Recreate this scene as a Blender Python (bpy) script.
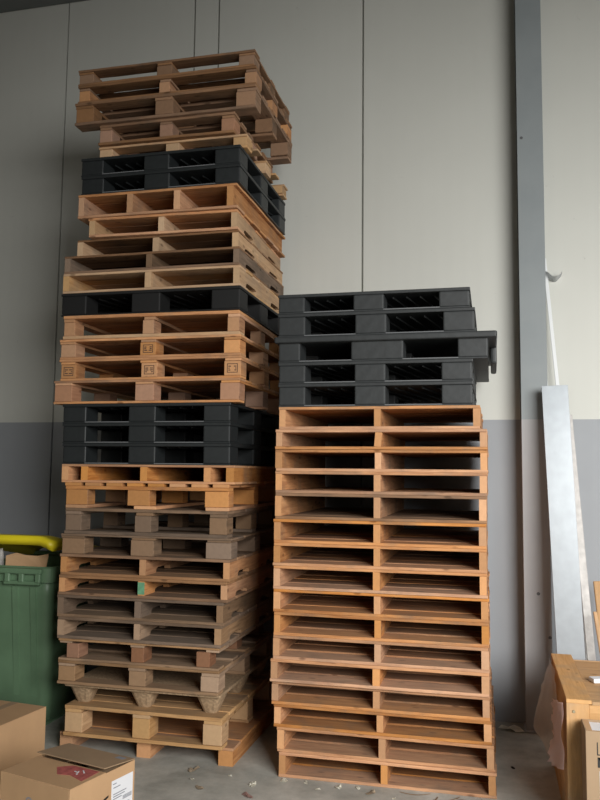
import bpy, bmesh, math, random
from mathutils import Vector, Matrix

for o in list(bpy.data.objects): bpy.data.objects.remove(o, do_unlink=True)
S = bpy.context.scene
COL = S.collection
R = math.radians
rnd = random.Random(7)

# ------------------------------------------------------------------ camera, world, light, exposure
H = 1.65
th, pi_, ro = 0.23952955, 0.0924410496, 0.0105773253
f = Vector((-math.sin(th)*math.cos(pi_), math.cos(th)*math.cos(pi_), math.sin(pi_)))
rt = Vector((math.cos(th), math.sin(th), 0)); up = rt.cross(f)
rt2 = rt*math.cos(ro)+up*math.sin(ro); up2 = -rt*math.sin(ro)+up*math.cos(ro)
cam = bpy.data.cameras.new('camera'); camo = bpy.data.objects.new('camera', cam); COL.objects.link(camo)
camo.matrix_world = Matrix(((rt2.x, up2.x, -f.x, 0), (rt2.y, up2.y, -f.y, 0), (rt2.z, up2.z, -f.z, H), (0, 0, 0, 1)))
cam.sensor_fit = 'HORIZONTAL'; cam.sensor_width = 36; cam.lens = 782.77/600*36
S.camera = camo

W_ = bpy.data.worlds.new('world'); S.world = W_; W_.use_nodes = True
W_.node_tree.nodes['Background'].inputs[0].default_value = (1.0, 0.93, 0.80, 1)
W_.node_tree.nodes['Background'].inputs[1].default_value = 0.036

def area(name, loc, target, sx, sy, power, color, spread):
    l = bpy.data.lights.new(name, 'AREA'); l.shape = 'RECTANGLE'; l.size = sx; l.size_y = sy; l.energy = power; l.color = color; l.spread = R(spread)
    o = bpy.data.objects.new(name, l); COL.objects.link(o); o.location = loc
    o.rotation_euler = (Vector(target)-Vector(loc)).to_track_quat('-Z', 'Y').to_euler()
    return o
area('loading_door_daylight', (3.4, -0.8, 2.9), (0.2, 5.2, 0.15), 4.4, 2.6, 235, (1.0, 0.99, 0.965), 98)
area('front_left_fill', (-3.0, -4.0, 1.6), (-1.0, 4.3, 0.3), 3.0, 2.6, 7, (1.0, 0.92, 0.80), 100)  # added fill lamp from the left front, no door behind it

S.view_settings.view_transform = 'Standard'; S.view_settings.look = 'None'
S.view_settings.gamma = 1; S.view_settings.use_curve_mapping = False
S.view_settings.exposure = 0.0

# ------------------------------------------------------------------ materials
def newmat(name):
    m = bpy.data.materials.new(name); m.use_nodes = True
    nt = m.node_tree; return m, nt, nt.nodes['Principled BSDF']
def N(nt, t, **k):
    n = nt.nodes.new(t)
    for a, b in k.items():
        if a in n.inputs: n.inputs[a].default_value = b
        else: setattr(n, a, b)
    return n
def c4(c): return (c[0], c[1], c[2], 1)

def simple(name, col, rough=.6, metal=0., var=.0, scale=8., bump=0.):
    m, nt, b = newmat(name)
    b.inputs['Base Color'].default_value = c4(col); b.inputs['Roughness'].default_value = rough; b.inputs['Metallic'].default_value = metal
    if var or bump:
        tc = N(nt, 'ShaderNodeTexCoord'); n = N(nt, 'ShaderNodeTexNoise', Scale=scale, Detail=5.)
        nt.links.new(tc.outputs['Object'], n.inputs['Vector'])
        if var:
            r = N(nt, 'ShaderNodeValToRGB')
            r.color_ramp.elements[0].color = c4([x*(1-var) for x in col]); r.color_ramp.elements[1].color = c4([min(1, x*(1+var)) for x in col])
            r.color_ramp.elements[0].position = .3; r.color_ramp.elements[1].position = .7
            nt.links.new(n.outputs['Fac'], r.inputs[0]); nt.links.new(r.outputs[0], b.inputs['Base Color'])
        if bump:
            bp = N(nt, 'ShaderNodeBump', Strength=bump, Distance=.01)
            nt.links.new(n.outputs['Fac'], bp.inputs['Height']); nt.links.new(bp.outputs[0], b.inputs['Normal'])
    return m

def wood(name, col, dark, grey=.09, bright=.26, dust=.34):
    """grain along local x, every board its own tint"""
    m, nt, b = newmat(name); L = nt.links
    b.inputs['Roughness'].default_value = .75; b.inputs['Specular IOR Level'].default_value = .25
    tc = N(nt, 'ShaderNodeTexCoord'); oi = N(nt, 'ShaderNodeObjectInfo')
    off = N(nt, 'ShaderNodeVectorMath', operation='SCALE'); cx = N(nt, 'ShaderNodeCombineXYZ')
    L.new(oi.outputs['Random'], cx.inputs[0]); L.new(oi.outputs['Random'], cx.inputs[1]); L.new(oi.outputs['Random'], cx.inputs[2])
    L.new(cx.outputs[0], off.inputs[0]); off.inputs['Scale'].default_value = 37.
    add = N(nt, 'ShaderNodeVectorMath', operation='ADD'); L.new(tc.outputs['Object'], add.inputs[0]); L.new(off.outputs[0], add.inputs[1])
    mp = N(nt, 'ShaderNodeMapping'); mp.inputs['Scale'].default_value = (1.2, 16, 16); L.new(add.outputs[0], mp.inputs[0])
    g = N(nt, 'ShaderNodeTexNoise', Scale=3.2, Detail=6., Roughness=.65, Distortion=.6); L.new(mp.outputs[0], g.inputs['Vector'])
    r = N(nt, 'ShaderNodeValToRGB'); r.color_ramp.elements[0].position = .28; r.color_ramp.elements[1].position = .72
    r.color_ramp.elements[0].color = c4(dark); r.color_ramp.elements[1].color = c4(col); L.new(g.outputs['Fac'], r.inputs[0])
    # stains and dirt
    s = N(nt, 'ShaderNodeTexNoise', Scale=5., Detail=4., Roughness=.6); L.new(add.outputs[0], s.inputs['Vector'])
    sr = N(nt, 'ShaderNodeMapRange'); sr.inputs[1].default_value = .5; sr.inputs[2].default_value = .75; sr.inputs[4].default_value = .55
    L.new(s.outputs['Fac'], sr.inputs[0])
    mx = N(nt, 'ShaderNodeMix', data_type='RGBA'); gr = sum(dark)/3
    L.new(sr.outputs[0], mx.inputs[0]); L.new(r.outputs[0], mx.inputs[6]); mx.inputs[7].default_value = (gr*.95, gr*.8, gr*.62, 1)
    kp = N(nt, 'ShaderNodeMapping'); kp.inputs['Scale'].default_value = (3., 7., 7.); L.new(add.outputs[0], kp.inputs[0])
    kv = N(nt, 'ShaderNodeTexVoronoi', Scale=2.); L.new(kp.outputs[0], kv.inputs['Vector'])
    kr = N(nt, 'ShaderNodeMapRange'); kr.inputs[1].default_value = .16; kr.inputs[2].default_value = .08; kr.inputs[3].default_value = 0.; kr.inputs[4].default_value = .7
    L.new(kv.outputs['Distance'], kr.inputs[0])
    kx = N(nt, 'ShaderNodeMix', data_type='RGBA'); L.new(kr.outputs[0], kx.inputs[0]); L.new(mx.outputs[2], kx.inputs[6]); kx.inputs[7].default_value = c4([x*.45 for x in dark])
    mx = kx
    # settled dust on the upper side of the boards
    sn = N(nt, 'ShaderNodeSeparateXYZ'); L.new(tc.outputs['Normal'], sn.inputs[0])
    up_ = N(nt, 'ShaderNodeMath', operation='GREATER_THAN'); up_.inputs[1].default_value = .8; L.new(sn.outputs[2], up_.inputs[0])
    du = N(nt, 'ShaderNodeMath', operation='MULTIPLY'); du.inputs[1].default_value = dust; L.new(up_.outputs[0], du.inputs[0])
    md = N(nt, 'ShaderNodeMix', data_type='RGBA'); L.new(du.outputs[0], md.inputs[0]); L.new(mx.outputs[2], md.inputs[6]); md.inputs[7].default_value = (.27, .20, .14, 1)
    mx = md
    # end grain
    sx = N(nt, 'ShaderNodeSeparateXYZ'); L.new(tc.outputs['Normal'], sx.inputs[0])
    ab = N(nt, 'ShaderNodeMath', operation='ABSOLUTE'); L.new(sx.outputs[0], ab.inputs[0])
    gt = N(nt, 'ShaderNodeMath', operation='GREATER_THAN'); gt.inputs[1].default_value = .8; L.new(ab.outputs[0], gt.inputs[0])
    wv = N(nt, 'ShaderNodeTexNoise', Scale=45., Detail=3.); L.new(add.outputs[0], wv.inputs['Vector'])
    er = N(nt, 'ShaderNodeValToRGB'); er.color_ramp.elements[0].color = c4([x*.75 for x in col]); er.color_ramp.elements[1].color = c4([min(1, x*.98) for x in col])
    L.new(wv.outputs['Fac'], er.inputs[0])
    m2 = N(nt, 'ShaderNodeMix', data_type='RGBA'); L.new(gt.outputs[0], m2.inputs[0]); L.new(mx.outputs[2], m2.inputs[6]); L.new(er.outputs[0], m2.inputs[7])
    # per-board tint
    hs = N(nt, 'ShaderNodeHueSaturation')
    mr = N(nt, 'ShaderNodeMapRange'); mr.inputs[3].default_value = 1-bright; mr.inputs[4].default_value = 1+bright*.6; L.new(oi.outputs['Random'], mr.inputs[0])
    L.new(mr.outputs[0], hs.inputs['Value'])
    w2 = N(nt, 'ShaderNodeMath', operation='MULTIPLY'); w2.inputs[1].default_value = 7.3; L.new(oi.outputs['Random'], w2.inputs[0])
    fr = N(nt, 'ShaderNodeMath', operation='FRACT'); L.new(w2.outputs[0], fr.inputs[0])
    ms = N(nt, 'ShaderNodeMapRange'); ms.inputs[3].default_value = 1-grey*2; ms.inputs[4].default_value = 1.0+grey*.6; L.new(fr.outputs[0], ms.inputs[0])
    L.new(ms.outputs[0], hs.inputs['Saturation'])
    L.new(m2.outputs[2], hs.inputs['Color']); L.new(hs.outputs[0], b.inputs['Base Color'])
    bp = N(nt, 'ShaderNodeBump', Strength=.35, Distance=.002); L.new(g.outputs['Fac'], bp.inputs['Height']); L.new(bp.outputs[0], b.inputs['Normal'])
    return m

WD = {
 'pine':   wood('pine_wood', (.66, .335, .145), (.33, .135, .052)),
 'orange': wood('orange_pine_wood', (.66, .31, .105), (.34, .125, .038)),
 'light':  wood('pale_pine_wood', (.66, .41, .20), (.40, .215, .095), .1, .15),
 'brown':  wood('brown_wood', (.35, .19, .095), (.17, .087, .042)),
 'pink':   wood('pinkish_wood', (.46, .25, .15), (.29, .14, .08), .08, .2),
 'grey':   wood('weathered_grey_wood', (.26, .165, .10), (.11, .07, .043), .12, .25),
 'red':    wood('reddish_wood', (.34, .165, .085), (.21, .09, .045), .08, .2),
 'tan':    wood('tan_wood', (.41, .25, .135), (.20, .115, .058), .12, .22),
 'ply':    wood('crate_wood', (.64, .38, .175), (.46, .25, .095), .08, .12, 0.),
}
M_plastic = simple('black_plastic', (.017, .020, .021), .5, 0, .12, 30, .1)
M_plastic2 = simple('charcoal_plastic', (.027, .030, .031), .55, 0, .15, 25, .12)
M_hilite = simple('plastic_highlight', (.13, .135, .14), .6)  # lighter grey for the painted highlight on the pallet frame edges
M_soot = simple('matt_black_plastic', (.006, .006, .006), .7)
M_press = simple('pressed_wood', (.34, .235, .14), .8, 0, .3, 60, .4)
M_ink = simple('stamp_ink', (.07, .04, .03), .8)
M_green = simple('green_paint', (.12, .30, .17), .7, 0, .2, 30)
M_card = simple('cardboard', (.50, .31, .165), .75, 0, .07, 6, .05)
M_card2 = simple('brown_cardboard', (.33, .225, .135), .75, 0, .08, 6, .05)
M_white = simple('white_paper', (.72, .73, .76), .6)
M_greyink = simple('grey_print', (.25, .26, .29), .7)
M_redlab = simple('red_label', (.42, .11, .10), .5, 0, .25, 40)
M_bin = simple('green_bin_plastic', (.125, .215, .125), .42, 0, .12, 5, .05)
M_lid = simple('yellow_lid_plastic', (.80, .66, .02), .4, 0, .05, 6)
M_dark = simple('dark_rubber', (.02, .02, .02), .7)
M_steel = simple('galvanised_steel', (.33, .36, .385), .35, .35, .06, 14, .03)
M_pvc = simple('white_plastic_strip', (.74, .76, .77), .4)
M_rag = simple('grey_wrapped_foil', (.50, .48, .46), .5, .1, .15, 20, .3)
M_screw = simple('zinc_screw', (.55, .5, .35), .4, .8)

def wallmat():
    m, nt, b = newmat('painted_panel_wall'); L = nt.links
    b.inputs['Roughness'].default_value = .55
    g = N(nt, 'ShaderNodeNewGeometry'); s = N(nt, 'ShaderNodeSeparateXYZ'); L.new(g.outputs['Position'], s.inputs[0])
    gt = N(nt, 'ShaderNodeMath', operation='GREATER_THAN'); gt.inputs[1].default_value = 2.03; L.new(s.outputs[2], gt.inputs[0])
    n = N(nt, 'ShaderNodeTexNoise', Scale=1.6, Detail=6., Roughness=.6); L.new(g.outputs['Position'], n.inputs['Vector'])
    r1 = N(nt, 'ShaderNodeValToRGB'); r1.color_ramp.elements[0].color = (.545, .55, .505, 1); r1.color_ramp.elements[1].color = (.60, .605, .56, 1)
    r2 = N(nt, 'ShaderNodeValToRGB'); r2.color_ramp.elements[0].color = (.27, .285, .305, 1); r2.color_ramp.elements[1].color = (.33, .345, .365, 1)
    L.new(n.outputs['Fac'], r1.inputs[0]); L.new(n.outputs['Fac'], r2.inputs[0])
    mx = N(nt, 'ShaderNodeMix', data_type='RGBA'); L.new(gt.outputs[0], mx.inputs[0]); L.new(r2.outputs[0], mx.inputs[6]); L.new(r1.outputs[0], mx.inputs[7])
    # small scuffs
    sc = N(nt, 'ShaderNodeTexNoise', Scale=9., Detail=8., Roughness=.75); L.new(g.outputs['Position'], sc.inputs['Vector'])
    mr = N(nt, 'ShaderNodeMapRange'); mr.inputs[1].default_value = .66; mr.inputs[2].default_value = .72; mr.inputs[4].default_value = .35; L.new(sc.outputs['Fac'], mr.inputs[0])
    mm = N(nt, 'ShaderNodeMix', data_type='RGBA'); L.new(mr.outputs[0], mm.inputs[0]); L.new(mx.outputs[2], mm.inputs[6]); mm.inputs[7].default_value = (.30, .29, .27, 1)
    L.new(mm.outputs[2], b.inputs['Base Color'])
    w = N(nt, 'ShaderNodeTexWave', Scale=3.1, wave_type='BANDS', bands_direction='X', wave_profile='SIN'); L.new(g.outputs['Position'], w.inputs['Vector'])
    bp = N(nt, 'ShaderNodeBump', Strength=.12, Distance=.003); L.new(w.outputs['Fac'], bp.inputs['Height']); L.new(bp.outputs[0], b.inputs['Normal'])
    return m
def colmat():
    m, nt, b = newmat('painted_steel_column'); L = nt.links
    b.inputs['Roughness'].default_value = .5
    g = N(nt, 'ShaderNodeNewGeometry'); s = N(nt, 'ShaderNodeSeparateXYZ'); L.new(g.outputs['Position'], s.inputs[0])
    gt = N(nt, 'ShaderNodeMath', operation='GREATER_THAN'); gt.inputs[1].default_value = 2.02; L.new(s.outputs[2], gt.inputs[0])
    n = N(nt, 'ShaderNodeTexNoise', Scale=4., Detail=6.); L.new(g.outputs['Position'], n.inputs['Vector'])
    r1 = N(nt, 'ShaderNodeValToRGB'); r1.color_ramp.elements[0].color = (.20, .225, .235, 1); r1.color_ramp.elements[1].color = (.27, .295, .30, 1)
    r2 = N(nt, 'ShaderNodeValToRGB'); r2.color_ramp.elements[0].color = (.30, .295, .30, 1); r2.color_ramp.elements[1].color = (.36, .355, .36, 1)
    L.new(n.outputs['Fac'], r1.inputs[0]); L.new(n.outputs['Fac'], r2.inputs[0])
    mx = N(nt, 'ShaderNodeMix', data_type='RGBA'); L.new(gt.outputs[0], mx.inputs[0]); L.new(r2.outputs[0], mx.inputs[6]); L.new(r1.outputs[0], mx.inputs[7])
    v = N(nt, 'ShaderNodeTexVoronoi', Scale=5.); L.new(g.outputs['Position'], v.inputs['Vector'])
    lt = N(nt, 'ShaderNodeMath', operation='LESS_THAN'); lt.inputs[1].default_value = .055; L.new(v.outputs['Distance'], lt.inputs[0])
    mm = N(nt, 'ShaderNodeMix', data_type='RGBA'); L.new(lt.outputs[0], mm.inputs[0]); L.new(mx.outputs[2], mm.inputs[6]); mm.inputs[7].default_value = (.08, .08, .085, 1)
    L.new(mm.outputs[2], b.inputs['Base Color'])
    return m
def floormat():
    m, nt, b = newmat('worn_concrete'); L = nt.links
    b.inputs['Roughness'].default_value = .7
    g = N(nt, 'ShaderNodeNewGeometry')
    n = N(nt, 'ShaderNodeTexNoise', Scale=2.2, Detail=9., Roughness=.7); L.new(g.outputs['Position'], n.inputs['Vector'])
    r = N(nt, 'ShaderNodeValToRGB'); r.color_ramp.elements[0].position = .35; r.color_ramp.elements[1].position = .68
    r.color_ramp.elements[0].color = (.27, .27, .24, 1); r.color_ramp.elements[1].color = (.54, .525, .475, 1); L.new(n.outputs['Fac'], r.inputs[0])
    n2 = N(nt, 'ShaderNodeTexNoise', Scale=40., Detail=6., Roughness=.8); L.new(g.outputs['Position'], n2.inputs['Vector'])
    mr = N(nt, 'ShaderNodeMapRange'); mr.inputs[1].default_value = .62; mr.inputs[2].default_value = .7; mr.inputs[4].default_value = .5; L.new(n2.outputs['Fac'], mr.inputs[0])
    mm = N(nt, 'ShaderNodeMix', data_type='RGBA'); L.new(mr.outputs[0], mm.inputs[0]); L.new(r.outputs[0], mm.inputs[6]); mm.inputs[7].default_value = (.34, .30, .25, 1)
    L.new(mm.outputs[2], b.inputs['Base Color'])
    bp = N(nt, 'ShaderNodeBump', Strength=.3, Distance=.004); L.new(n2.outputs['Fac'], bp.inputs['Height']); L.new(bp.outputs[0], b.inputs['Normal'])
    return m
def film(name, col, trans, rough):
    m, nt, b = newmat(name); L = nt.links
    b.inputs['Base Color'].default_value = c4(col); b.inputs['Roughness'].default_value = rough
    t = N(nt, 'ShaderNodeBsdfTransparent'); mx = N(nt, 'ShaderNodeMixShader'); mx.inputs[0].default_value = 1-trans
    tc = N(nt, 'ShaderNodeTexCoord'); n = N(nt, 'ShaderNodeTexNoise', Scale=14., Detail=4.); L.new(tc.outputs['Object'], n.inputs['Vector'])
    bp = N(nt, 'ShaderNodeBump', Strength=.6, Distance=.01); L.new(n.outputs['Fac'], bp.inputs['Height']); L.new(bp.outputs[0], b.inputs['Normal'])
    L.new(t.outputs[0], mx.inputs[1]); L.new(b.outputs[0], mx.inputs[2]); L.new(mx.outputs[0], nt.nodes['Material Output'].inputs[0])
    return m
M_wall = wallmat(); M_col = colmat(); M_floor = floormat()
M_film = film('clear_plastic_film', (.70, .66, .62), .5, .3)
M_bubble = film('pink_bubble_wrap', (.92, .74, .72), .15, .3)
M_beam = simple('grey_steel_beam', (.16, .17, .165), .6)

# ------------------------------------------------------------------ mesh helpers
def obj(name, bm, mat, parent=None, loc=(0, 0, 0), rz=0., smooth=False):
    me = bpy.data.meshes.new(name); bm.normal_update(); bm.to_mesh(me); bm.free()
    if smooth:
        for p in me.polygons: p.use_smooth = True
    o = bpy.data.objects.new(name, me); COL.objects.link(o); me.materials.append(mat)
    o.location = loc; o.rotation_euler = (0, 0, rz)
    if parent: o.parent = parent
    return o
def box(bm, x0, x1, y0, y1, z0, z1, bev=0., seg=1):
    r = bmesh.ops.create_cube(bm, size=1.)
    vs = r['verts']
    for v in vs:
        v.co = Vector((x0+(v.co.x+.5)*(x1-x0), y0+(v.co.y+.5)*(y1-y0), z0+(v.co.z+.5)*(z1-z0)))
    if bev:
        es = list({e for v in vs for e in v.link_edges})
        bmesh.ops.bevel(bm, geom=es, offset=bev, segments=seg, affect='EDGES', profile=.6)
    return bm
def prism(bm, pts, y0, y1):
    """polygon in x-z extruded along y"""
    a = [bm.verts.new((x, y0, z)) for x, z in pts]; b = [bm.verts.new((x, y1, z)) for x, z in pts]
    bm.faces.new(a); bm.faces.new(b[::-1]); n = len(pts)
    for i in range(n): bm.faces.new((a[i], b[i], b[(i+1) % n], a[(i+1) % n]))
    bmesh.ops.recalc_face_normals(bm, faces=bm.faces[:])
def hull_quad(bm, bottom, top):
    a = [bm.verts.new(p) for p in bottom]; b = [bm.verts.new(p) for p in top]; n = len(a)
    bm.faces.new(a); bm.faces.new(b[::-1])
    for i in range(n): bm.faces.new((a[i], a[(i+1) % n], b[(i+1) % n], b[i]))
    bmesh.ops.recalc_face_normals(bm, faces=bm.faces[:])
def thing(name, label, cat, loc=(0, 0, 0), rz=0., group=None):
    o = bpy.data.objects.new(name, None); COL.objects.link(o); o.empty_display_size = .1
    o.location = loc; o.rotation_euler = (0, 0, rz); o['label'] = label; o['category'] = cat
    if group: o['group'] = group
    return o
def tag(o, label, cat, group=None):
    o['label'] = label; o['category'] = cat
    if group: o['group'] = group
    return o
def struct(name, bm, mat):
    o = obj(name, bm, mat); o['kind'] = 'structure'; return o
NB = bmesh.new

# ------------------------------------------------------------------ setting
bm = NB(); box(bm, -9, 7, -4, 5.9, -.2, 0); struct('floor', bm, M_floor)
bm = NB(); joints = [-9, -5.72, -4.56, -3.40, -2.27, -2.065, -.905, .25, 1.41, 2.57, 3.73, 7]
box(bm, -9, 7, 5.63, 5.8, 0, 7.4)
for a, b in zip(joints, joints[1:]): box(bm, a+.007, b-.007, 5.6, 5.632, 0, 7.4)
struct('wall_back', bm, M_wall)
bm = NB(); box(bm, -9, .2, 5.34, 5.6, 5.555, 5.75, .01); struct('trim_1', bm, M_beam)
# steel column standing against the wall
bm = NB(); box(bm, .200, .372, 5.43, 5.442, 0, 7.4, .002); box(bm, .200, .372, 5.588, 5.6, 0, 7.4); box(bm, .283, .293, 5.441, 5.589, 0, 7.4)
struct('trim_2', bm, M_col)
bm = NB(); box(bm, .19, .40, 5.40, 5.6, 0, .012, .002); struct('trim_3', bm, M_col)

# ------------------------------------------------------------------ wooden pallets
def board(parent, name, L, w, t, c, d, mat, bev=.002, wob=1.):
    bm = NB(); box(bm, -L/2, L/2, -w/2, w/2, -t/2, t/2, bev)
    if L > .5:                                            # slightly uneven edges
        n = 9
        for i in range(1, n):
            x = -L/2+L*i/n
            bmesh.ops.bisect_plane(bm, geom=bm.verts[:]+bm.edges[:]+bm.faces[:], plane_co=(x, 0, 0), plane_no=(1, 0, 0))
        f1, f2, p1, p2 = rnd.uniform(4, 9), rnd.uniform(14, 26), rnd.uniform(0, 6), rnd.uniform(0, 6)
        for v in bm.verts:
            s_ = 1 if v.co.y > 0 else -1
            v.co.y += .0016*math.sin(v.co.x*f1+p1)+.0014*math.sin(v.co.x*f2+p2+s_)
    rz = (math.pi/2 if d == 'y' else 0)+(rnd.uniform(-.004, .004)*wob)
    return obj(name, bm, mat, parent, c, rz)
def boards_x(p, name, W, D, n, w, t, z, mat, front=0., skew=0.):
    for i in range(n):
        ww = w*rnd.uniform(.9, 1.1) if 0 < i < n-1 else w
        y = -D/2+w/2+(D-w)*i/(n-1)+(rnd.uniform(-.008, .008) if 0 < i < n-1 else rnd.uniform(-.005, .004))
        L = W-rnd.uniform(0, .008)
        board(p, name, L, ww, t, (rnd.uniform(-.003, .003), y, z), 'x', mat)
def boards_y(p, name, W, D, n, w, t, z, mat):
    for i in range(n):
        x = -W/2+w/2+(W-w)*i/(n-1)
        board(p, name, D-rnd.uniform(0, .006), w*(rnd.uniform(.92, 1.02)), t, (x, rnd.uniform(-.003, .003), z), 'y', mat)
def stringer(p, D, w, z0, z1, x, mat, notch):
    pts = [(-D/2, z0-z1), (D/2, z0-z1), (D/2, 0), (-D/2, 0)]
    h = z1-z0
    if notch:
        pts = [(-D/2, -h)]
        for s in (-.27, .27):
            a, b, k = s*D-.11, s*D+.11, h*.32
            pts += [(a, -h), (a+.006, -h+k*.7), (a+.03, -h+k), (b-.03, -h+k), (b-.006, -h+k*.7), (b, -h)]
        pts += [(D/2, -h), (D/2, 0), (-D/2, 0)]
    bm = NB(); prism(bm, pts, -w/2, w/2)
    for v in bm.verts: v.co.z += h/2
    o = obj('stringer', bm, mat, p, (x, 0, (z0+z1)/2), math.pi/2)
    return o
def block(p, x, y, z0, z1, bx, by, mat):
    bm = NB(); h = z1-z0
    box(bm, -by/2, by/2, -bx/2, bx/2, -h/2, h/2, .003)
    return obj('block', bm, mat, p, (x, y, (z0+z1)/2), math.pi/2+rnd.uniform(-.02, .02))
def stamp(blk, by, w, h, kind=0):
    """inked treatment mark on the outward end of a block"""
    bm = NB(); x = -by/2-.0006
    def r(y0, y1, z0, z1): box(bm, x, x+.0012, y0, y1, z0, z1)
    t = .004
    r(-w/2, w/2, h/2-t, h/2); r(-w/2, w/2, -h/2, -h/2+t); r(-w/2, -w/2+t, -h/2, h/2); r(w/2-t, w/2, -h/2, h/2)
    for i in range(3):
        z = -h/2+.012+i*(h-.02)/3
        k = rnd.uniform(.1, .35)*w
        r(-w/2+.008, -w/2+.008+k, z, z+.006); r(w/2-.008-k, w/2-.008, z, z+.006)
    obj('ink_stamp', bm, M_ink, blk)
PG = {}
def pallet(kind, xl, xr, yf, D, z0, z1, label, group, yaw=0., mat='pine', smat=None, bmat=None, **k):
    """xl/xr: left and right end of the front edge (m), yf its distance, z0/z1 bottom and top"""
    W = xr-xl; Hh = z1-z0
    mat = WD[mat]; smat = WD[smat] if smat else mat; bmat = WD[bmat] if bmat else mat
    cx, cy = (xl+xr)/2, yf+D/2
    # turn about the front centre
    a = R(yaw); cx2 = (xl+xr)/2-math.sin(a)*D/2; cy2 = yf+math.cos(a)*D/2
    p = thing('wooden_pallet', label, 'pallet', (cx2, cy2, z0), a, group)
    t = k.get('t', .016)
    if kind == 'stringer':
        sw = k.get('sw', .040)
        boards_x(p, 'bottom_board', W, D, k.get('nb', 7), k.get('wb', .15), t, t/2, bmat) if k.get('nb', 7) else None
        boards_x(p, 'top_board', W, D, k.get('nt', 8), k.get('w', .137), t, Hh-t/2, mat)
        for fr in k.get('pos', (0, .5, 1)):
            x = -W/2+sw/2+(W-sw)*fr
            stringer(p, D-.004, sw*rnd.uniform(.92, 1.05), t if k.get('nb', 7) else 0, Hh-t, x+(rnd.uniform(-.006, .006) if 0 < fr < 1 else (.003 if fr == 0 else -.003)), smat, k.get('notch', False))
    elif kind == 'block':
        bw = k.get('bw', .10); bd = k.get('bd', .12); st = k.get('st', t)
        deck = k.get('deck', 'x'); bot = k.get('bot', 'x')
        zt = Hh-t
        if deck == 'x':
            boards_x(p, 'top_board', W, D, k.get('nt', 9), k.get('w', .1195 if k.get('nt', 9) > 8 else .10), t, Hh-t/2, mat)
            if st: boards_y(p, 'cross_board', W-.004, D-.006, 3, bw*.98, st, zt-st/2, mat)
        else:
            boards_y(p, 'top_board', W, D, k.get('nt', 7), k.get('w', .10), t, Hh-t/2, mat)
            if st: boards_x(p, 'cross_board', W-.004, D-.006, 3, bd*.95, st, zt-st/2, mat)
        zb = 0
        if bot == 'x': boards_x(p, 'bottom_board', W, D, k.get('nb', 3), k.get('w', .10), t, t/2, bmat); zb = t
        elif bot == 'y': boards_y(p, 'bottom_board', W, D, 3, bw*1.0, t, t/2, bmat); zb = t
        for j, y in enumerate((-D/2+bd/2, 0, D/2-bd/2)):
            for i, fr in enumerate((0, k.get('mid', .5), 1)):
                x = -W/2+bw/2+(W-bw)*fr
                ins = k.get('inset', (.004, .004)); off = (ins[0] if fr == 0 else -ins[1] if fr == 1 else rnd.uniform(-.01, .01))
                b = block(p, x+off, y+(.003 if j == 0 else 0), zb, zt-st, bw*rnd.uniform(.93, 1.0), bd-.006, smat)
                if j == 0 and k.get('stamps') and i in k['stamps']:
                    stamp(b, bd-.006, bw*.62, (zt-st-zb)*.62)
    return p

GL = 'wooden pallets in the tall left stack'; GR = 'wooden pallets in the right stack'
Y = 4.30
P = pallet
# left stack, top to bottom ------------------------------------------------
P('block', -2.527, -1.350, Y, .84, 4.081, 4.185, 'brown wooden pallet on the very top of the tall left stack', GL, 0, 'brown', nt=3, nb=6, bw=.105, t=.014)
P('block', -2.522, -1.337, Y, .86, 3.963, 4.081, 'brown wooden pallet with rounded worn boards, second from the top of the left stack', GL, 0, 'brown', 'pine', bw=.075, nt=5, t=.016)
P('block', -2.535, -1.337, Y-.01, .88, 3.818, 3.963, 'dark brown pallet with thick blocks, third from the top of the left stack', GL, 0, 'brown', bw=.125, nt=6, t=.018)
P('block', -2.380, -1.478, Y+.02, .86, 3.687, 3.818, 'narrow pallet with pinkish blocks set back under the jutting dark one', GL, 0, 'brown', 'pink', bw=.085, nt=6, t=.017, bmat='brown')
P('block', -2.392, -1.405, Y+.05, .95, 3.601, 3.687, 'thin pale pallet directly on the upper two black plastic pallets', GL, 0, 'light', bw=.09, nt=5, t=.014, st=0)
P('stringer', -2.495, -1.445, Y, 1.12, 3.214, 3.365, 'pallet with four stringers right under the upper two black plastic pallets', GL, 0, 'pine', pos=(0, .33, .64, .97), t=.016)
P('stringer', -2.420, -1.452, Y+.02, 1.1, 3.092, 3.214, 'pale pine pallet with deep openings below the four stringer pallet', GL, 1.5, 'pine', 'light', t=.016, notch=True)
P('stringer', -2.520, -1.449, Y+.05, 1.02, 2.977, 3.092, 'pallet with light notched side and one stringer end poking out left', GL, 0, 'brown', 'light', notch=True, t=.013)
P('stringer', -2.575, -1.424, Y, 1.02, 2.866, 2.977, 'grey-brown weathered pallet with scalloped side, second above the black smooth pallet', GL, 0, 'brown', 'grey', notch=True, t=.014)
P('stringer', -2.580, -1.421, Y, 1.02, 2.742, 2.866, 'pale yellow pine pallet directly on the single black pallet halfway up the left stack', GL, 0, 'light', 'light', notch=True, t=.015)
P('block', -2.560, -1.420, Y, 1.06, 2.452, 2.598, 'pale pine pallet with splintered side directly under the single black pallet', GL, 1, 'pine', 'pine', bw=.075, t=.020, bmat='light')
P('block', -2.583, -1.409, Y, 1.1, 2.327, 2.452, 'clean pine pallet with an ink stamp on its middle block only', GL, 0, 'pine', 'pine', bw=.105, t=.015, stamps=(1,))
P('block', -2.577, -1.404, Y, 1.1, 2.195, 2.327, 'pine pallet with ink stamps on all three front blocks', GL, 0, 'pine', 'pine', bw=.105, t=.015, stamps=(0, 1, 2))
P('block', -2.610, -1.405, Y-.01, 1.1, 2.053, 2.195, 'reddish pine pallet directly on the lower three black plastic pallets', GL, 0, 'pine', 'pink', bw=.125, t=.014)
P('stringer', -2.540, -1.435, Y, 1.12, 1.577, 1.687, 'orange pallet with five uprights and solid side, right under the lower three black plastic pallets', GL, 0, 'orange', pos=(0, .13, .49, .87, 1), t=.014, sw=.045)
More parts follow.
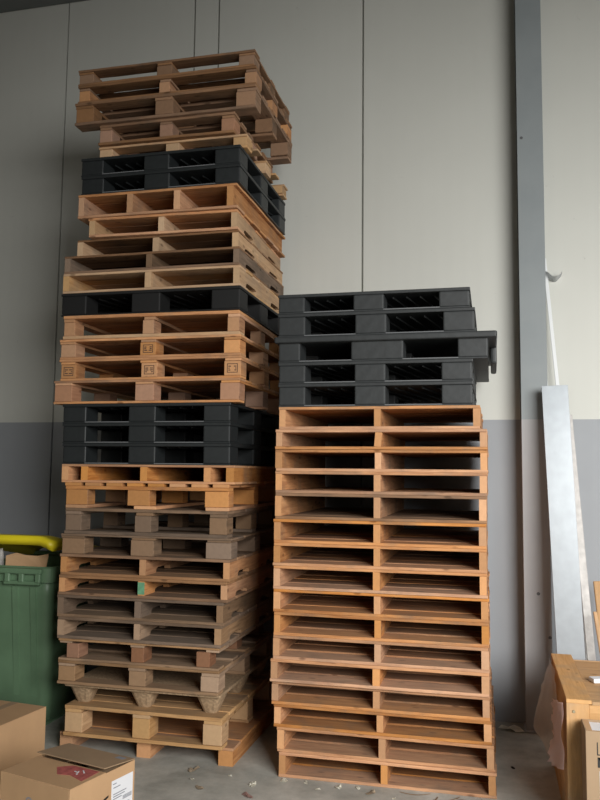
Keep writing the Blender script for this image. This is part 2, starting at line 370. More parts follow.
P('block', -2.511, -1.462, Y, 1.1, 1.424, 1.577, 'orange pallet with wide blocks and deck board ends showing gaps', GL, 0, 'orange', deck='y', bot='y', bw=.150, bd=.10, nt=8, w=.105, t=.020, mid=.46)
P('block', -2.508, -1.470, Y, 1.08, 1.270, 1.424, 'dark grey weathered pallet right under the orange wide-block one', GL, 0, 'grey', bw=.11, t=.019, mid=.50)
P('block', -2.526, -1.442, Y, 1.08, 1.151, 1.270, 'grey weathered pallet with very wide square end blocks', GL, 0, 'grey', 'grey', bw=.155, t=.013, bot='none', mid=.48)
P('stringer', -2.524, -1.448, Y, 1.12, 1.025, 1.151, 'brown stringer pallet sitting on the one with a green mark', GL, 0, 'brown', 'pine', notch=True, t=.017)
green = P('stringer', -2.530, -1.460, Y, 1.12, .909, 1.025, 'stringer pallet with a green painted middle stringer end', GL, 0, 'brown', 'pine', notch=True, t=.017)
P('stringer', -2.534, -1.483, Y, 1.12, .780, .909, 'greyish stringer pallet directly under the green marked one', GL, 0, 'grey', 'grey', notch=True, t=.017)
P('stringer', -2.528, -1.492, Y, 1.12, .655, .780, 'grey stringer pallet with frayed bottom boards, resting on the reddish block pallet', GL, 0, 'grey', 'tan', notch=True, t=.018)
P('block', -2.515, -1.507, Y, 1.1, .529, .655, 'weathered pallet with reddish brown end grain blocks set back', GL, 0, 'tan', 'red', inset=(.05, .055), bw=.085, t=.014, nb=5)
P('block', -2.516, -1.502, Y, 1.1, .392, .529, 'tan pallet with knotty corner blocks standing on the cone-legged pressed pallet', GL, 0, 'tan', 'tan', bw=.11, t=.017)
P('block', -2.462, -1.478, Y, 1.1, .100, .273, 'fresh pale pallet with smooth square blocks, second from the floor in the left stack', GL, 0, 'light', 'light', bw=.115, bd=.13, t=.020, mid=.5)
P('stringer', -2.515, -1.427, Y+.05, 1.1, .0, .100, 'pine pallet on runners at the floor, bottom of the left stack', GL, 0, 'orange', 'pine', sw=.085, t=.016, nb=0)
# green daub on the middle stringer end
mid = [c for c in green.children if c.name.startswith('stringer')][1]
bm = NB(); box(bm, -.001, .001, -.021, .021, -.035, .035); g = obj('green_paint_mark', bm, M_green, mid, (-.5595, 0, 0)); g['label'] = 'green paint daub'

# right stack, bottom to top -------------------------------------------------
zr = [0, .130, .262, .382, .503, .625, .752, .879, 1.004, 1.133, 1.258, 1.390, 1.535, 1.658, 1.780, 1.892, 2.020]
xr_ = [(-1.147, .008), (-1.158, .001), (-1.178, -.011), (-1.194, -.018), (-1.198, -.020), (-1.188, -.020), (-1.186, -.018), (-1.188, -.020), (-1.190, -.026), (-1.191, -.026), (-1.190, -.026), (-1.188, -.024), (-1.186, -.020), (-1.188, -.016), (-1.186, -.016), (-1.170, -.050)]
lab = ['orange pine pallet at the floor, bottom of the right stack', 'pallet second from the floor in the right stack, dusty boards inside', 'orange pallet third from the floor in the right stack', 'pallet fourth from the floor in the right stack, jutting left with a grey right end',
 'pallet fifth from the floor in the right stack', 'pallet sixth from the floor in the right stack', 'pallet seventh from the floor in the right stack', 'reddish pallet eighth from the floor in the right stack',
 'pallet ninth from the floor in the right stack', 'pallet seventh below the black plastic pallets in the right stack', 'pallet sixth below the black plastic pallets in the right stack', 'brownish pallet with dark front board, fifth below the black plastic pallets in right stack',
 'pallet fourth below the black plastic pallets in the right stack', 'pallet third below the black plastic pallets in the right stack',
 'pallet with a leaning middle stringer, second below the black plastic pallets in the right stack']
# sixteen pallets; interface list runs floor -> plastic
mats = ['orange', 'pine', 'orange', 'pine', 'pine', 'pine', 'pine', 'orange', 'pine', 'pine', 'orange', 'brown', 'pine', 'pine', 'pine', 'pine']
smats = ['orange', 'pine', 'orange', 'pine', 'pine', 'pine', 'orange', 'orange', 'pine', 'pine', 'pine', 'pine', 'orange', 'pine', 'pine', 'orange']
for i in range(16):
    rp = P('stringer', xr_[i][0], xr_[i][1], 4.285+(0 if i < 2 else rnd.uniform(-.006, .006)), 1.20, zr[i], zr[i+1], lab[i] if i < 15 else 'narrower pine pallet directly under the black plastic pallets of the right stack', GR,
      0, mats[i], smats[i], nt=8, nb=7, t=.0165, sw=.037)
    if i == 14: [c for c in rp.children if c.name.startswith('stringer')][1].rotation_euler.x = R(5)

# ------------------------------------------------------------------ pressed wood pallet with cone legs
def pressed(xl, xr, yf, D, z0, z1):
    W = xr-xl; Hh = z1-z0
    p = thing('pressed_wood_pallet', 'moulded pressed wood pallet with tapering cone legs near the bottom of the left stack', 'pallet', ((xl+xr)/2, yf+D/2, z0), 0, 'moulded pallet in the left stack')
    bm = NB(); box(bm, -W/2, W/2, -D/2, D/2, Hh-.018, Hh, .006, 2)
    for i in range(4): box(bm, -W/2+.05, W/2-.05, -D/2+.14+i*.26, -D/2+.17+i*.26, Hh-.03, Hh-.016)
    obj('deck', bm, M_press, p)
    for y in (-D/2+.10, 0, D/2-.10):
        for x in (-W/2+.085, -.01, W/2-.085):
            bm = NB(); bot = []; top = []
            for k in range(16):
                a = k/16*2*math.pi; c, s = math.cos(a), math.sin(a)
                q = lambda r: (abs(c)**.6*(1 if c > 0 else -1)*r, abs(s)**.6*(1 if s > 0 else -1)*r)
                bot.append((*q(.040), 0)); top.append((*q(.082), Hh-.02))
            hull_quad(bm, bot, top); obj('cone_leg', bm, M_press, p, (x, y, 0))
pressed(-2.475, -1.50, Y+.02, 1.06, .273, .392)

# ------------------------------------------------------------------ black plastic pallets
def plastic(xl, xr, yf, D, z0, z1, label, group, mat=M_plastic, yaw=0., lip=None, hilite=True, cuts=((0, .145), (.405, .565), (.845, 1))):
    W = xr-xl; Hh = z1-z0
    p = thing('plastic_pallet', label, 'pallet', ((xl+xr)/2, yf+D/2, z0), R(yaw), group)
    dt, bt = .018, .008
    bm = NB(); box(bm, -W/2, W/2, -D/2, D/2, Hh-dt, Hh, .004, 2)
    # ribbed underside: border ribs and diagonals between the blocks
    rz0, rz1 = Hh-dt-.009, Hh-dt+.002
    for i in range(12):
        x = -W/2+.12+(W-.24)*i/11
        q = bmesh.ops.create_cube(bm, size=1.)['verts']
        for v in q:
            v.co = Vector((v.co.x*.006+x+v.co.y*.16, v.co.y*D*.82, (rz0+rz1)/2+v.co.z*(rz1-rz0)))
    obj('deck', bm, mat, p)
    ys = ((-D/2+.003, -D/2+.16), (-.08, .08), (D/2-.16, D/2-.003))
    for j, (ya, yb) in enumerate(ys):
        for i, (a, b) in enumerate(cuts):
            xa, xb = -W/2+a*W+(.003 if a == 0 else 0), -W/2+b*W-(.003 if b == 1 else 0)
            bm = NB(); box(bm, xa, xb, ya, yb, bt, Hh-dt+.001, .010, 3); 
            for e in (ya-.0,): pass
            obj('leg_block', bm, mat, p, smooth=False)
    bm = NB()
    for ya, yb in ((-D/2+.001, -D/2+.13), (-.06, .06), (D/2-.13, D/2-.001)): box(bm, -W/2+.002, W/2-.002, ya, yb, 0, bt+.001, .002)
    for a, b in cuts: box(bm, -W/2+a*W+.004, -W/2+b*W-.004, -D/2+.02, D/2-.02, 0.0005, bt)
    obj('bottom_frame', bm, mat, p)
    if hilite:  # highlight line along the frame edge, painted as a pale strip in each opening
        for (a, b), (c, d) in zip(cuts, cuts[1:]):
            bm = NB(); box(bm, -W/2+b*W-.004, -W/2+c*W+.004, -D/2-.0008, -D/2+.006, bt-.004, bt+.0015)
            obj('edge_highlight', bm, M_hilite, p)
    if lip:
        l, r_, fr, h = lip
        bm = NB(); box(bm, -W/2-l, W/2+r_, -D/2-fr, D/2+.01, Hh-h, Hh+.0003, .012, 3)
        obj('rounded_rim', bm, mat, p)
        bm = NB(); box(bm, W/2+r_-.035, W/2+r_, -.22, .30, .02, Hh-h+.01, .012, 2)
        obj('side_skirt', bm, mat, p)
    return p
GP1, GP2, GP3 = 'upper pair of plastic pallets in the left stack', 'lower three plastic pallets in the left stack', 'plastic pallets on top of the right stack'
plastic(-2.484, -1.433, Y, 1.06, 3.484, 3.601, 'upper of the two black plastic pallets near the top of the left stack', GP1)
plastic(-2.478, -1.430, Y, 1.06, 3.365, 3.484, 'lower of the two black plastic pallets near the top of the left stack', GP1)
plastic(-2.585, -1.418, Y, 1.04, 2.598, 2.742, 'black pallet halfway up the left stack, alone between two pale pine pallets', 'single black pallet in the left stack', M_soot, hilite=False)
plastic(-2.547, -1.464, Y, 1.12, 1.935, 2.053, 'black plastic pallet topmost of the three halfway down the left stack', GP2)
plastic(-2.544, -1.464, Y, 1.12, 1.813, 1.935, 'black plastic pallet in the middle of the three halfway down the left stack, chipped', GP2)
plastic(-2.539, -1.462, Y, 1.12, 1.687, 1.813, 'black plastic pallet lowest of the three halfway down the left stack', GP2)
plastic(-1.182, -.100, 4.28, 1.12, 2.554, 2.667, 'black plastic pallet on the very top of the right stack', GP3, M_plastic2)
plastic(-1.181, -.075, 4.28, 1.12, 2.4198, 2.554, 'black plastic pallet second from the top of the right stack, above the rimmed one', GP3, M_plastic2)
plastic(-1.178, -.005, 4.28, 1.14, 2.273, 2.419, 'wide black plastic pallet with rounded rim jutting out of the right stack', GP3, M_plastic2, lip=(.018, .045, .025, .036), cuts=((0, .11), (.36, .61), (.86, 1)))
plastic(-1.175, -.089, 4.28, 1.12, 2.151, 2.273, 'black plastic pallet right under the rimmed one in the right stack', GP3, M_plastic2)
plastic(-1.174, -.089, 4.28, 1.12, 2.020, 2.151, 'lowest black plastic pallet, resting on the wooden pallets of the right stack', GP3, M_plastic2)

# ------------------------------------------------------------------ wheelie bin
def bin_():
    xr, xl, yf, yb = -2.735, -3.315, 4.56, 5.28
    cx, cy = (xl+xr)/2, (yf+yb)/2
    p = thing('wheelie_bin', 'green wheelie bin with propped open yellow lid, left of the tall pallet stack', 'bin', (cx, cy, 0))
    def ring(hx, hy, z, n=6, r=.06, fy=0):
        pts = []
        for sx, sy, a0 in ((1, 1, 0), (-1, 1, 90), (-1, -1, 180), (1, -1, 270)):
            for k in range(n+1):
                a = R(a0+90*k/n); pts.append((sx*(hx-r)+r*math.cos(a), sy*(hy-r)+r*math.sin(a)+fy, z))
        return pts
    bm = NB(); rings = [ring(.235, .26, .04), ring(.245, .28, .30), ring(.268, .33, .85), ring(.272, .34, .93), ring(.262, .33, .94), ring(.225, .25, .08)]
    vs = [[bm.verts.new(q) for q in r_] for r_ in rings]
    n = len(vs[0])
    for a, b in zip(vs, vs[1:]):
        for i in range(n): bm.faces.new((a[i], a[(i+1) % n], b[(i+1) % n], b[i]))
    bm.faces.new(vs[0][::-1]); bm.faces.new(vs[-1])
    bmesh.ops.recalc_face_normals(bm, faces=bm.faces[:])
    obj('body', bm, M_bin, p, smooth=True)
    bm = NB()                                              # flared rim
    vs = [[bm.verts.new(q) for q in r_] for r_ in (ring(.274, .342, .925), ring(.292, .36, .93), ring(.295, .363, 1.02), ring(.285, .353, 1.03), ring(.262, .33, 1.02), ring(.262, .33, .935))]
    for a, b in zip(vs, vs[1:]+vs[:1]):
        for i in range(n): bm.faces.new((a[i], a[(i+1) % n], b[(i+1) % n], b[i]))
    bmesh.ops.recalc_face_normals(bm, faces=bm.faces[:])
    obj('rim', bm, M_bin, p)
    bm = NB(); box(bm, -.13, .235, -.395, -.362, .985, 1.02, .008, 2)  # lifting comb under the front rim
    for x in (-.12, -.02, .08, .20): box(bm, x-.012, x+.025, -.390, -.358, .93, 1.0, .006)
    box(bm, -.04, .22, -.385, -.358, .915, .94, .008, 2)
    obj('lifting_comb', bm, M_bin, p)
    for x in (-.13, .02, .15):                             # vertical stiffening ribs
        bm = NB(); hull_quad(bm, [(x-.02, -.262, .1), (x+.02, -.262, .1), (x+.02, -.22, .1), (x-.02, -.22, .1)], [(x-.02, -.345, .9), (x+.02, -.345, .9), (x+.02, -.30, .9), (x-.02, -.30, .9)])
        obj('body_rib', bm, M_bin, p)
    # lid hinged at the back, raised at the front
    bm = NB(); g = []
    nx, ny = 14, 12
    for s in (0, 1):
        gg = []
        for j in range(ny+1):
            row = []
            for i in range(nx+1):
                u, v = i/nx, j/ny
                x = -.315+u*.63; y = -.40+v*.80
                e = min(u, 1-u)*nx/2.2
                zc = 1.246-.15*v
                crown = .0+.035*min(1, e)+.022*min(1, v*ny/2)
                zz = zc-.055+crown-(0.022 if s else 0)
                if s and (i in (0, nx) or j in (0,)): zz -= .034
                row.append(bm.verts.new((x+(0 if not s else (.004 if i == 0 else -.004 if i == nx else 0)), y+(.004 if s and j == 0 else 0), zz)))
            gg.append(row)
        g.append(gg)
    for s in (0, 1):
        for j in range(ny):
            for i in range(nx):
                q = (g[s][j][i], g[s][j][i+1], g[s][j+1][i+1], g[s][j+1][i])
                bm.faces.new(q if not s else q[::-1])
    for j in range(ny):
        for i in (0, nx): bm.faces.new((g[0][j][i], g[0][j+1][i], g[1][j+1][i], g[1][j][i]))
    for i in range(nx):
        for j in (0, ny): bm.faces.new((g[0][j][i], g[0][j][i+1], g[1][j][i+1], g[1][j][i]))
    bmesh.ops.recalc_face_normals(bm, faces=bm.faces[:])
    obj('lid', bm, M_lid, p, smooth=True)
    bm = NB(); box(bm, -.30, .30, .363, .40, 1.005, 1.05, .012, 2); obj('hinge_bar', bm, M_bin, p)
    for s in (-1, 1):
        bm = NB(); bmesh.ops.create_cone(bm, cap_ends=True, segments=24, radius1=.10, radius2=.10, depth=.05, matrix=Matrix.Translation((s*.26, .26, .10)) @ Matrix.Rotation(math.pi/2, 4, 'Y'))
        obj('wheel', bm, M_dark, p)
    bm = NB(); box(bm, -.20, .20, -.22, .2, 0, .05); obj('base', bm, M_bin, p)
    return cx, cy
bx, by = bin_()
bm = NB()
pts = [(-.14, 0), (.12, 0), (.13, .115), (.06, .100), (-.02, .105), (-.08, .12), (-.15, .10)]
prism(bm, pts, -.004, .004)
for v in bm.verts: v.co.y += .02*math.sin(v.co.x*14)+.2*(v.co.z-.05)
tag(obj('cardboard_scrap', bm, M_card, None, (bx+.06, by-.27, .985), R(4)), 'torn piece of cardboard sticking out of the green bin under its lid', 'cardboard')
bm = NB(); hull_quad(bm, [(-.012, -.01, -.15), (.03, -.01, -.15), (.03, -.004, -.15), (-.012, -.004, -.15)], [(-.05, .02, .12), (-.035, .03, .125), (-.035, .034, .125), (-.05, .024, .12)])
tag(obj('plastic_wrap', bm, M_film, None, (bx-.13, by-.25, 1.0)), 'wisp of clear plastic wrap poking out of the green bin beside the torn cardboard', 'packaging')
bm = NB(); box(bm, -.23, .23, -.27, .27, -.008, .008); tag(obj('rubbish_filling', bm, M_card2, None, (bx, by+.02, .86)), 'dark flattened cardboard filling the green bin', 'cardboard')

# ------------------------------------------------------------------ cardboard boxes at lower left
def carton(name, label, corner, ux, uy, w, d, h):
    a = math.atan2(ux[1], ux[0])
    p = thing(name, label, 'box', (corner[0], corner[1], 0), a)
    return p
# front carton: local x along the label side, y along the hinge side; origin = near bottom corner
def front_box():
    p = thing('cardboard_box', 'open-topped brown cardboard box with a red sticker and a white shipping label', 'box', (-1.655, 2.962, 0), math.atan2(.381, .100), 'cardboard boxes at the lower left')
    w, d, h = .395, .398, .370                                     # x: along right side, y: along left side
    t = .005
    for nm, b in (('side_panel', (0, w, 0, t)), ('side_panel', (0, w, d-t, d)), ('end_panel', (0, t, t, d-t)), ('end_panel', (w-t, w, t, d-t))):
        bm = NB(); box(bm, b[0], b[1], b[2], b[3], .0, h, .0015); obj(nm, bm, M_card, p)
    bm = NB(); box(bm, t, w-t, t, d-t, 0.001, t); obj('bottom_panel', bm, M_card, p)
    # two long flaps meeting along the middle line (parallel to y)
    bm = NB(); box(bm, 0, w/2+.012, 0, d, h-.001, h+.004, .0015); fl = obj('flap', bm, M_card, p)
    bm = NB(); box(bm, -w/2, 0, 0, d, -.0025, .0025, .0015)
    fl2 = obj('flap', bm, M_card2, p, (w, 0, h+.003)); fl2.rotation_euler = (0, R(5.5), 0)
    # inner short flaps
    bm = NB(); box(bm, .012, w-.012, .006, .14, h-.012, h-.008); obj('inner_flap', bm, M_card2, p)
    bm = NB(); box(bm, .012, w-.012, d-.14, d-.006, h-.012, h-.008); obj('inner_flap', bm, M_card2, p)
    # red sticker with pale scrawl, on the near flap
    bm = NB(); q = [(.085, .022), (.200, .030), (.198, .175), (.150, .225), (.092, .165), (.110, .110)]
    hull_quad(bm, [(x, y, h+.0041) for x, y in q], [(x, y, h+.005) for x, y in q])
    s = obj('sticker', bm, M_redlab, p); s['label'] = 'torn red sticker'
    bm = NB()
    for x, y, l, a in ((.145, .10, .035, .5), (.150, .115, .02, 1.4), (.165, .085, .03, .9)):
        m = Matrix.Translation((x, y, h+.0054)) @ Matrix.Rotation(a, 4, 'Z')
        r = bmesh.ops.create_cube(bm, size=1., matrix=m @ Matrix.Diagonal((l, .006, .0006, 1)))
    obj('scrawl', bm, M_white, s)
    # print on raised flap corner
    bm = NB(); box(bm, -.05, -.02, .03, .075, .0026, .0031); 
    o = obj('print_mark', bm, M_greyink, fl2)
    # white shipping label on the right-hand side panel (y = 0 face)
    lab_ = NB(); box(lab_, .245, .382, -.0012, 0.0002, h-.30, h-.045)
    l = obj('shipping_label', lab_, M_white, p); l['label'] = 'white shipping label'
    bm = NB()
    for x0, x1, z in ((.252, .275, h-.062), (.256, .30, h-.078), (.256, .34, h-.105), (.256, .33, h-.115), (.256, .31, h-.125), (.256, .36, h-.16)): box(bm, x0, x1, -.0018, -.0008, z, z+.004)
    for i in range(14): box(bm, .318+i*.0042, .318+i*.0042+.0022, -.0018, -.0008, h-.142, h-.125)
    obj('label_print', bm, M_greyink, l)
    # hand hole with curved black edge
    bm = NB()
    n = 12; A = []; B = []
    for i in range(n+1):
        u = i/n; x = .165+.062*u; z = h-.118+.024*u**.6
        A.append(bm.verts.new((x, -.0012, z))); B.append(bm.verts.new((x, -.0012, z-.008-.004*math.sin(math.pi*u))))
    for i in range(n): bm.faces.new((A[i], A[i+1], B[i+1], B[i]))
    bmesh.ops.solidify(bm, geom=bm.faces[:], thickness=.001); obj('hand_hole', bm, M_dark, p)
    # round printed mark on the left-hand face
    bm = NB(); n = 20
    for i in range(n):
        a0, a1 = 2*math.pi*i/n, 2*math.pi*(i+1)/n
        q = [(-.001,   .225+r*math.cos(a), h-.088+r*math.sin(a)) for r, a in ((.020, a0), (.020, a1), (.014, a1), (.014, a0))]
        bm.faces.new([bm.verts.new(v) for v in q])
    obj('round_mark', bm, M_greyink, p)
front_box()
# back carton, closed: far right top corner, right side runs towards the camera
def back_box():
    p = thing('cardboard_box', 'plain closed brown cardboard box behind the open one, in front of the green bin', 'box', (-2.38, 3.97, 0), math.atan2(-.41, -.05), 'cardboard boxes at the lower left')
    w, d, h = .55, .42, .357                                # x runs towards the camera, y negative = leftwards
    t = .005
    for nm, b in (('side_panel', (0, w, -t, 0)), ('side_panel', (0, w, -d, -d+t)), ('end_panel', (0, t, -d+t, -t)), ('end_panel', (w-t, w, -d+t, -t))):
        bm = NB(); box(bm, b[0], b[1], b[2], b[3], 0, h, .0015); obj(nm, bm, M_card, p)
    bm = NB(); box(bm, t, w-t, -d+t, -t, .001, t); obj('bottom_panel', bm, M_card, p)
    for a, b in ((0, w/2-.0015), (w/2+.0015, w)):
        pass
    bm = NB(); box(bm, 0, w, -d/2+.0015, 0, h-.001, h+.004, .0015); obj('flap', bm, M_card, p)
    bm = NB(); box(bm, 0, w, -d, -d/2-.0015, h-.001, h+.004, .0015); obj('flap', bm, M_card, p)
    bm = NB(); box(bm, -.0005, w+.0005, -d/2-.024, -d/2+.024, h+.0038, h+.0045); obj('packing_tape', bm, M_card2, p)
back_box()

# ------------------------------------------------------------------ wooden crate, carton, plastic at lower right
def crate():
    x0, x1, y0, y1, h = .325, 1.15, 3.925, 4.86, .62
    p = thing('wooden_crate', 'large wooden crate in the lower right corner beside the steel column', 'crate', ((x0+x1)/2, (y0+y1)/2, 0), R(0))
    cx, cy = (x0+x1)/2, (y0+y1)/2; hw, hd = (x1-x0)/2, (y1-y0)/2; m = WD['ply']
    def bd(nm, a, b, c, d, e, g, dirv='x'):
        L = {'x': b-a, 'y': d-c, 'z': g-e}[dirv]
        bm = NB(); sx, sy, sz = b-a, d-c, g-e
        ctr = ((a+b)/2-cx, (c+d)/2-cy, (e+g)/2)
        if dirv == 'x': box(bm, -sx/2, sx/2, -sy/2, sy/2, -sz/2, sz/2, .002); o = obj(nm, bm, m, p, ctr)
        elif dirv == 'y': box(bm, -sy/2, sy/2, -sx/2, sx/2, -sz/2, sz/2, .002); o = obj(nm, bm, m, p, ctr, math.pi/2)
        else:
            box(bm, -sz/2, sz/2, -sy/2, sy/2, -sx/2, sx/2, .002); o = obj(nm, bm, m, p, ctr); o.rotation_euler = (0, math.pi/2, 0)
        return o
    bd('edge_board', x0, x0+.112, y0, y1+.02, h-.018, h, 'y')
    bd('edge_board', x1-.112, x1, y0, y1, h-.018, h, 'y')
    bd('top_panel', x0+.113, x1-.113, y0+.002, y1-.10, h-.022, h-.006, 'x')
    bd('corner_post', x0, x0+.10, y0, y0+.04, 0, h-.018, 'z'); bd('corner_post', x1-.10, x1, y0, y0+.04, 0, h-.018, 'z')
    bd('corner_post', x0, x0+.10, y1-.04, y1, 0, h-.018, 'z'); bd('corner_post', x1-.10, x1, y1-.04, y1, 0, h-.018, 'z')
    bd('front_rail', x0+.10, x1-.10, y0+.002, y0+.035, h-.12, h-.022, 'x'); bd('front_rail', x0+.10, x1-.10, y0+.002, y0+.035, .0, .10, 'x')
    bd('front_panel', x0+.10, x1-.10, y0+.02, y0+.036, .10, h-.12, 'x')
    bd('back_panel', x0+.10, x1-.10, y1-.03, y1-.01, .0, h-.02, 'x')
    bd('side_panel', x0+.004, x0+.020, y0+.04, y1-.04, .0, h-.018, 'y'); bd('side_panel', x1-.02, x1-.004, y0+.04, y1-.04, .0, h-.018, 'y')
    for x, z in ((x0+.032, h-.055), (x0+.032, .08)):
        bm = NB(); bmesh.ops.create_cone(bm, cap_ends=True, segments=12, radius1=.008, radius2=.005, depth=.004, matrix=Matrix.Translation((x-cx, y0-.002-cy, z)) @ Matrix.Rotation(math.pi/2, 4, 'X'))
        obj('screw', bm, M_screw, p)
crate()
def right_box():
    p = thing('cardboard_box', 'narrow upright cardboard box with big letters, standing in front of the wooden crate', 'box', (.385, 3.72, 0), 0)
    w, d, h, t = .52, .175, .545, .006
    for nm, b in (('front_panel', (0, w, 0, t)), ('back_panel', (0, w, d-t, d)), ('end_panel', (0, t, t, d-t)), ('end_panel', (w-t, w, t, d-t))):
        bm = NB(); box(bm, b[0], b[1], b[2], b[3], 0, h, .0015); obj(nm, bm, M_card2, p)
    bm = NB(); box(bm, .02, w-.02, .015, d-.015, h-.03, h-.006, .004); o = obj('foam_insert', bm, M_white, p); o['label'] = 'white foam insert'
    for a, b, c, d_ in ((t, .03, t, d-t), (.03, w-.03, t, .018)):
        bm = NB(); box(bm, a, b, c, d_, h-.006, h-.001); obj('flap', bm, M_card, p)
    # lettering: thin L above a bold N, both lying on the front panel
    bm = NB(); y0, y1 = -.0012, 0.0004
    box(bm, .046, .050, y0, y1, h-.095, h-.045); box(bm, .046, .085, y0, y1, h-.099, h-.095); obj('letter', bm, M_dark, p)
    bm = NB(); za, zb = h-.150, h-.108
    box(bm, .048, .058, y0, y1, za, zb); box(bm, .082, .092, y0, y1, za, zb)
    a = [bm.verts.new(v) for v in ((.048, y0, zb), (.060, y0, zb), (.092, y0, za), (.080, y0, za))]; bm.faces.new(a)
    obj('letter', bm, M_dark, p)
    bm = NB(); box(bm, .055, .11, y0, y1, h-.30, h-.165); l = obj('energy_label', bm, M_white, p); l['label'] = 'white label with coloured bars'
    for i, c in enumerate(((.03, .35, .10), (.45, .60, .05), (.85, .65, .03), (.85, .30, .04), (.7, .05, .05))):
        bm = NB(); box(bm, .06, .075+i*.005, -.0018, -.0008, h-.195-i*.012, h-.187-i*.012)
        obj('label_bar', bm, simple('label_ink_%d' % i, c, .6), l)
    bm = NB(); box(bm, .058, .068, -.0018, -.0008, h-.178, h-.170); obj('label_bar', bm, M_greyink, l)
right_box()
def sheet(name, pts, nu, nv, mat, label, cat, amp, seed, th_=.0015, ragged=0.):
    """curved sheet from 4 corners (tl, tr, br, bl)"""
    r = random.Random(seed); bm = NB(); tl, tr, br, bl = [Vector(p) for p in pts]; g = []
    for j in range(nv+1):
        v = j/nv; row = []
        for i in range(nu+1):
            u = i/nu
            p = (tl*(1-u)+tr*u)*(1-v)+(bl*(1-u)+br*u)*v
            n = Vector((1, .3, .1)).normalized()
            p += n*amp*(math.sin(u*9+seed)*math.cos(v*7)+.6*math.sin(v*13+u*5))
            if i in (0,): p += Vector((r.uniform(-1, 1), r.uniform(-1, 1), r.uniform(-1, 1)))*ragged
            row.append(bm.verts.new(p))
        g.append(row)
    for j in range(nv):
        for i in range(nu): bm.faces.new((g[j][i], g[j][i+1], g[j+1][i+1], g[j+1][i]))
    bmesh.ops.solidify(bm, geom=bm.faces[:], thickness=th_)
    return tag(obj(name, bm, mat, smooth=True), label, cat)
sheet('plastic_film', [(.318, 4.86, .60), (.318, 4.35, .58), (.290, 4.40, .18), (.215, 4.90, .20)], 10, 12, M_film, 'clear plastic film hanging off the back left side of the wooden crate', 'packaging', .006, 3, ragged=.006)
sheet('bubble_wrap', [(.285, 4.20, .54), (.308, 3.93, .60), (.308, 3.93, .30), (.262, 4.12, .25)], 8, 24, M_bubble, 'pinkish bubble wrap clinging to the front left side of the wooden crate', 'packaging', .006, 5, .008, ragged=.010)
bm = NB(); box(bm, -.03, .05, -.03, .03, 0, .022, .006, 2); tag(obj('paper_scrap', bm, M_white, None, (.505, 4.30, .615), R(20)), 'small white crumpled scrap lying on top of the wooden crate', 'paper')

# ------------------------------------------------------------------ things leaning on the wall
def lean(name, b0, t0, wid, thk, mat, label, cat, prof='plank', group=None):
    """plank from bottom centre b0 to top centre t0, broad side to -y"""
    b0, t0 = Vector(b0), Vector(t0); ax = (t0-b0); L = ax.length; ax.normalize()
    side = Vector((1, 0, 0)); side = (side-ax*side.dot(ax)).normalized(); nrm = side.cross(ax)
    bm = NB()
    if prof == 'channel':
        box(bm, 0, L, -wid/2, wid/2, -.002, .002, .0008); box(bm, 0, L, -wid/2, -wid/2+.003, 0, thk); box(bm, 0, L, wid/2-.003, wid/2, 0, thk)
    else: box(bm, 0, L, -wid/2, wid/2, 0, thk, min(.004, thk*.3))
    o = obj(name, bm, mat)
    o.matrix_world = Matrix(((ax.x, side.x, -nrm.x, b0.x), (ax.y, side.y, -nrm.y, b0.y), (ax.z, side.z, -nrm.z, b0.z), (0, 0, 0, 1)))
    # make the thickness point towards the wall
    if -nrm.y < 0:
        o.matrix_world = Matrix(((ax.x, -side.x, nrm.x, b0.x), (ax.y, -side.y, nrm.y, b0.y), (ax.z, -side.z, nrm.z, b0.z), (0, 0, 0, 1)))
    return tag(o, label, cat, group)
lean('metal_channel', (.478, 5.10, .004), (.408, 5.315, 2.232), .163, .025, M_steel, 'broad galvanised metal channel leaning against the steel column', 'metal channel', 'channel')
lean('plastic_strip', (.60, 5.24, .004), (.375, 5.57, 3.15), .024, .008, M_pvc, 'tallest thin white strip leaning behind the metal channel', 'strip')
lean('plastic_strip', (.50, 5.22, .004), (.335, 5.535, 2.75), .026, .008, M_pvc, 'shorter thin white strip leaning behind the metal channel, close to the column', 'strip')
lean('foil_strip', (.615, 5.14, .004), (.500, 5.44, 2.05), .050, .012, M_rag, 'crinkled greyish strip leaning at the right edge of the metal channel', 'strip')
lean('wooden_board', (.735, 5.22, .0), (.665, 5.36, .985), .085, .022, WD['ply'], 'reddish plywood board leaning at the right edge of the photo behind the crate', 'board')
lean('wooden_lath', (.70, 5.02, .0), (.602, 5.13, .83), .022, .018, WD['light'], 'thin pale lath leaning behind the crate in front of the plywood board', 'lath')
# white cable clip on the column flange
bm = NB(); n = 10; A = []
for i in range(n+1):
    u = i/n; x = .378+.11*u; z = 3.02+.022*math.cos(u*math.pi*1.6)*(1-u*.3)-.012*math.sin(u*3.1)+.012*u
    A.append((bm.verts.new((x, 5.50, z)), bm.verts.new((x, 5.598, z-.012))))
for a, b in zip(A, A[1:]): bm.faces.new((a[0], b[0], b[1], a[1]))
bmesh.ops.solidify(bm, geom=bm.faces[:], thickness=.014)
tag(obj('wall_bracket', bm, M_pvc), 'small curved white bracket fixed to the wall right of the column', 'bracket')

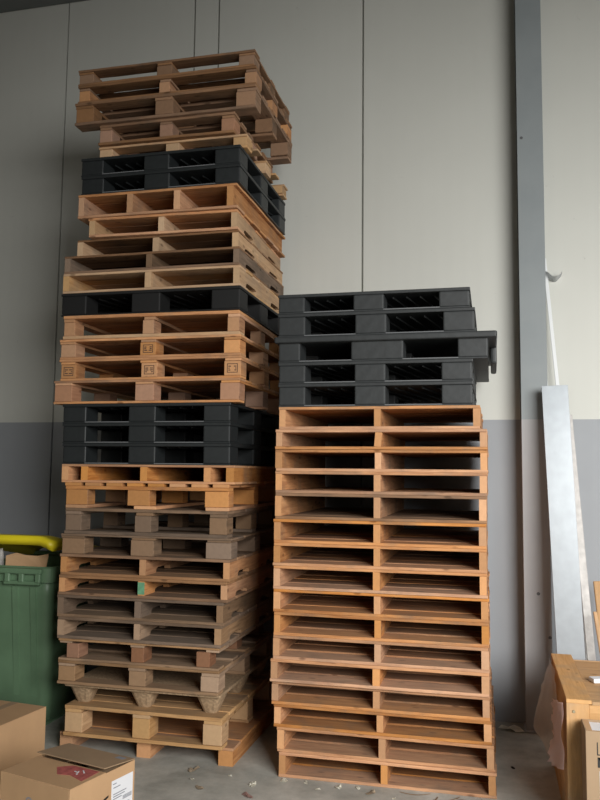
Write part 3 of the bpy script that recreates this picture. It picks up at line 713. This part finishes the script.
# ------------------------------------------------------------------ litter on the floor
def scrap(name, x, y, s, mat, label, cat, seed, n=9, asp=.6, th_=.002, lift=.012):
    r = random.Random(seed); bm = NB(); c = bm.verts.new((0, 0, lift*.6)); ring = []
    for i in range(n):
        a = 2*math.pi*i/n; q = 1.25*s*r.uniform(.6, 1.1)
        ring.append(bm.verts.new((q*math.cos(a), q*math.sin(a)*asp, r.uniform(0, lift))))
    for i in range(n): bm.faces.new((c, ring[i], ring[(i+1) % n]))
    bmesh.ops.solidify(bm, geom=bm.faces[:], thickness=th_)
    lo = min(v.co.z for v in bm.verts)
    for v in bm.verts: v.co.z -= lo
    return tag(obj(name, bm, mat, None, (x, y, .0005), r.uniform(0, 3)), label, cat, 'litter on the concrete floor')
M_leaf = simple('dry_leaf', (.55, .45, .33), .8, 0, .2, 30); M_pinkp = simple('pink_paper', (.52, .33, .29), .8)
M_pale = simple('pale_paper', (.88, .86, .76), .8, 0, .1, 30)
scrap('paper_scrap', .105, 5.43, .075, M_pale, 'torn cream paper scrap at the foot of the wall left of the column', 'paper', 1, 11, .5, .003, .03)
scrap('dry_leaf', -1.625, 4.25, .035, M_leaf, 'pale curled dry leaf in front of the left stack near its right runner', 'leaf', 2)
scrap('paper_scrap', -1.25, 4.14, .030, M_pale, 'greyish white scrap between the two stacks', 'paper', 3)
scrap('paper_scrap', -1.235, 4.0, .040, M_pinkp, 'pinkish paper scrap near the left corner of the right stack', 'paper', 4, 8, .5)
scrap('paper_scrap', -1.93, 4.08, .035, M_pinkp, 'small beige scrap just behind the box with the white label', 'paper', 5)
scrap('dry_leaf', -1.50, 4.02, .03, M_leaf, 'small leaf at the bottom of the photo below the left stack', 'leaf', 6)
scrap('paper_scrap', -.80, 4.22, .030, M_pale, 'light scrap in front of the left half of the right stack', 'paper', 7)
scrap('dry_leaf', -.62, 4.20, .035, M_leaf, 'dry leaf in front of the middle stringer of the right stack', 'leaf', 8)
scrap('paper_scrap', -1.10, 4.235, .028, M_pale, 'tiny pale scrap at the left end of the right stack', 'paper', 9)
def splinter(x, y, L, a, bend, label, seed):
    r = random.Random(seed); bm = NB(); A = []; n = 8
    for i in range(n+1):
        u = i/n-.5; w = .004*(1-abs(u)*1.2)+.001
        A.append([bm.verts.new((u*L, bend*(u*u)*4+s*w, .004+.006*abs(u))) for s in (-1, 1)])
    for p, q in zip(A, A[1:]): bm.faces.new((p[0], q[0], q[1], p[1]))
    bmesh.ops.solidify(bm, geom=bm.faces[:], thickness=.004)
    lo = min(v.co.z for v in bm.verts)
    for v in bm.verts: v.co.z -= lo
    tag(obj('wood_splinter', bm, WD['light'], None, (x, y, .0005), a), label, 'splinter', 'litter on the concrete floor')
splinter(-.40, 4.235, .16, .1, .02, 'long curved wood splinter in front of the right stack, left of the other splinters', 11)
splinter(-.23, 4.21, .15, .5, .02, 'wood splinter slanting up to the right at the foot of the right stack', 12)
splinter(-.13, 4.225, .12, -.4, -.015, 'short splinter near the right corner of the right stack', 13)
splinter(-.30, 4.19, .09, 1.0, .01, 'smallest splinter lying between the longer ones at the right stack', 14)

for i, (x, y, sz, what) in enumerate(((-.98, 4.24, .022, 'chip of pale wood left of centre at the foot of the right stack'), (-.90, 4.17, .016, 'small pale wood chip a hand in front of the right stack'), (-.70, 4.25, .024, 'wood chip touching the lowest pallet of the right stack left of its middle stringer'),
        (-.50, 4.16, .018, 'small wood chip at the very bottom of the photo below the middle stringer'), (-.05, 4.235, .022, 'wood chip below the right corner of the right stack'), (.10, 4.75, .020, 'dark chip on the floor between right stack and crate'), (-1.58, 4.12, .018, 'tiny pale chip in front of the left stack beside the curled leaf'),
        (-1.40, 4.22, .016, 'tiny chip in front of the right runner of the left stack'))):
    scrap('wood_chip', x, y, sz, M_dark if 'dark' in what else M_pale, what, 'wood chip', 40+i, 7, .5, .002, .008)
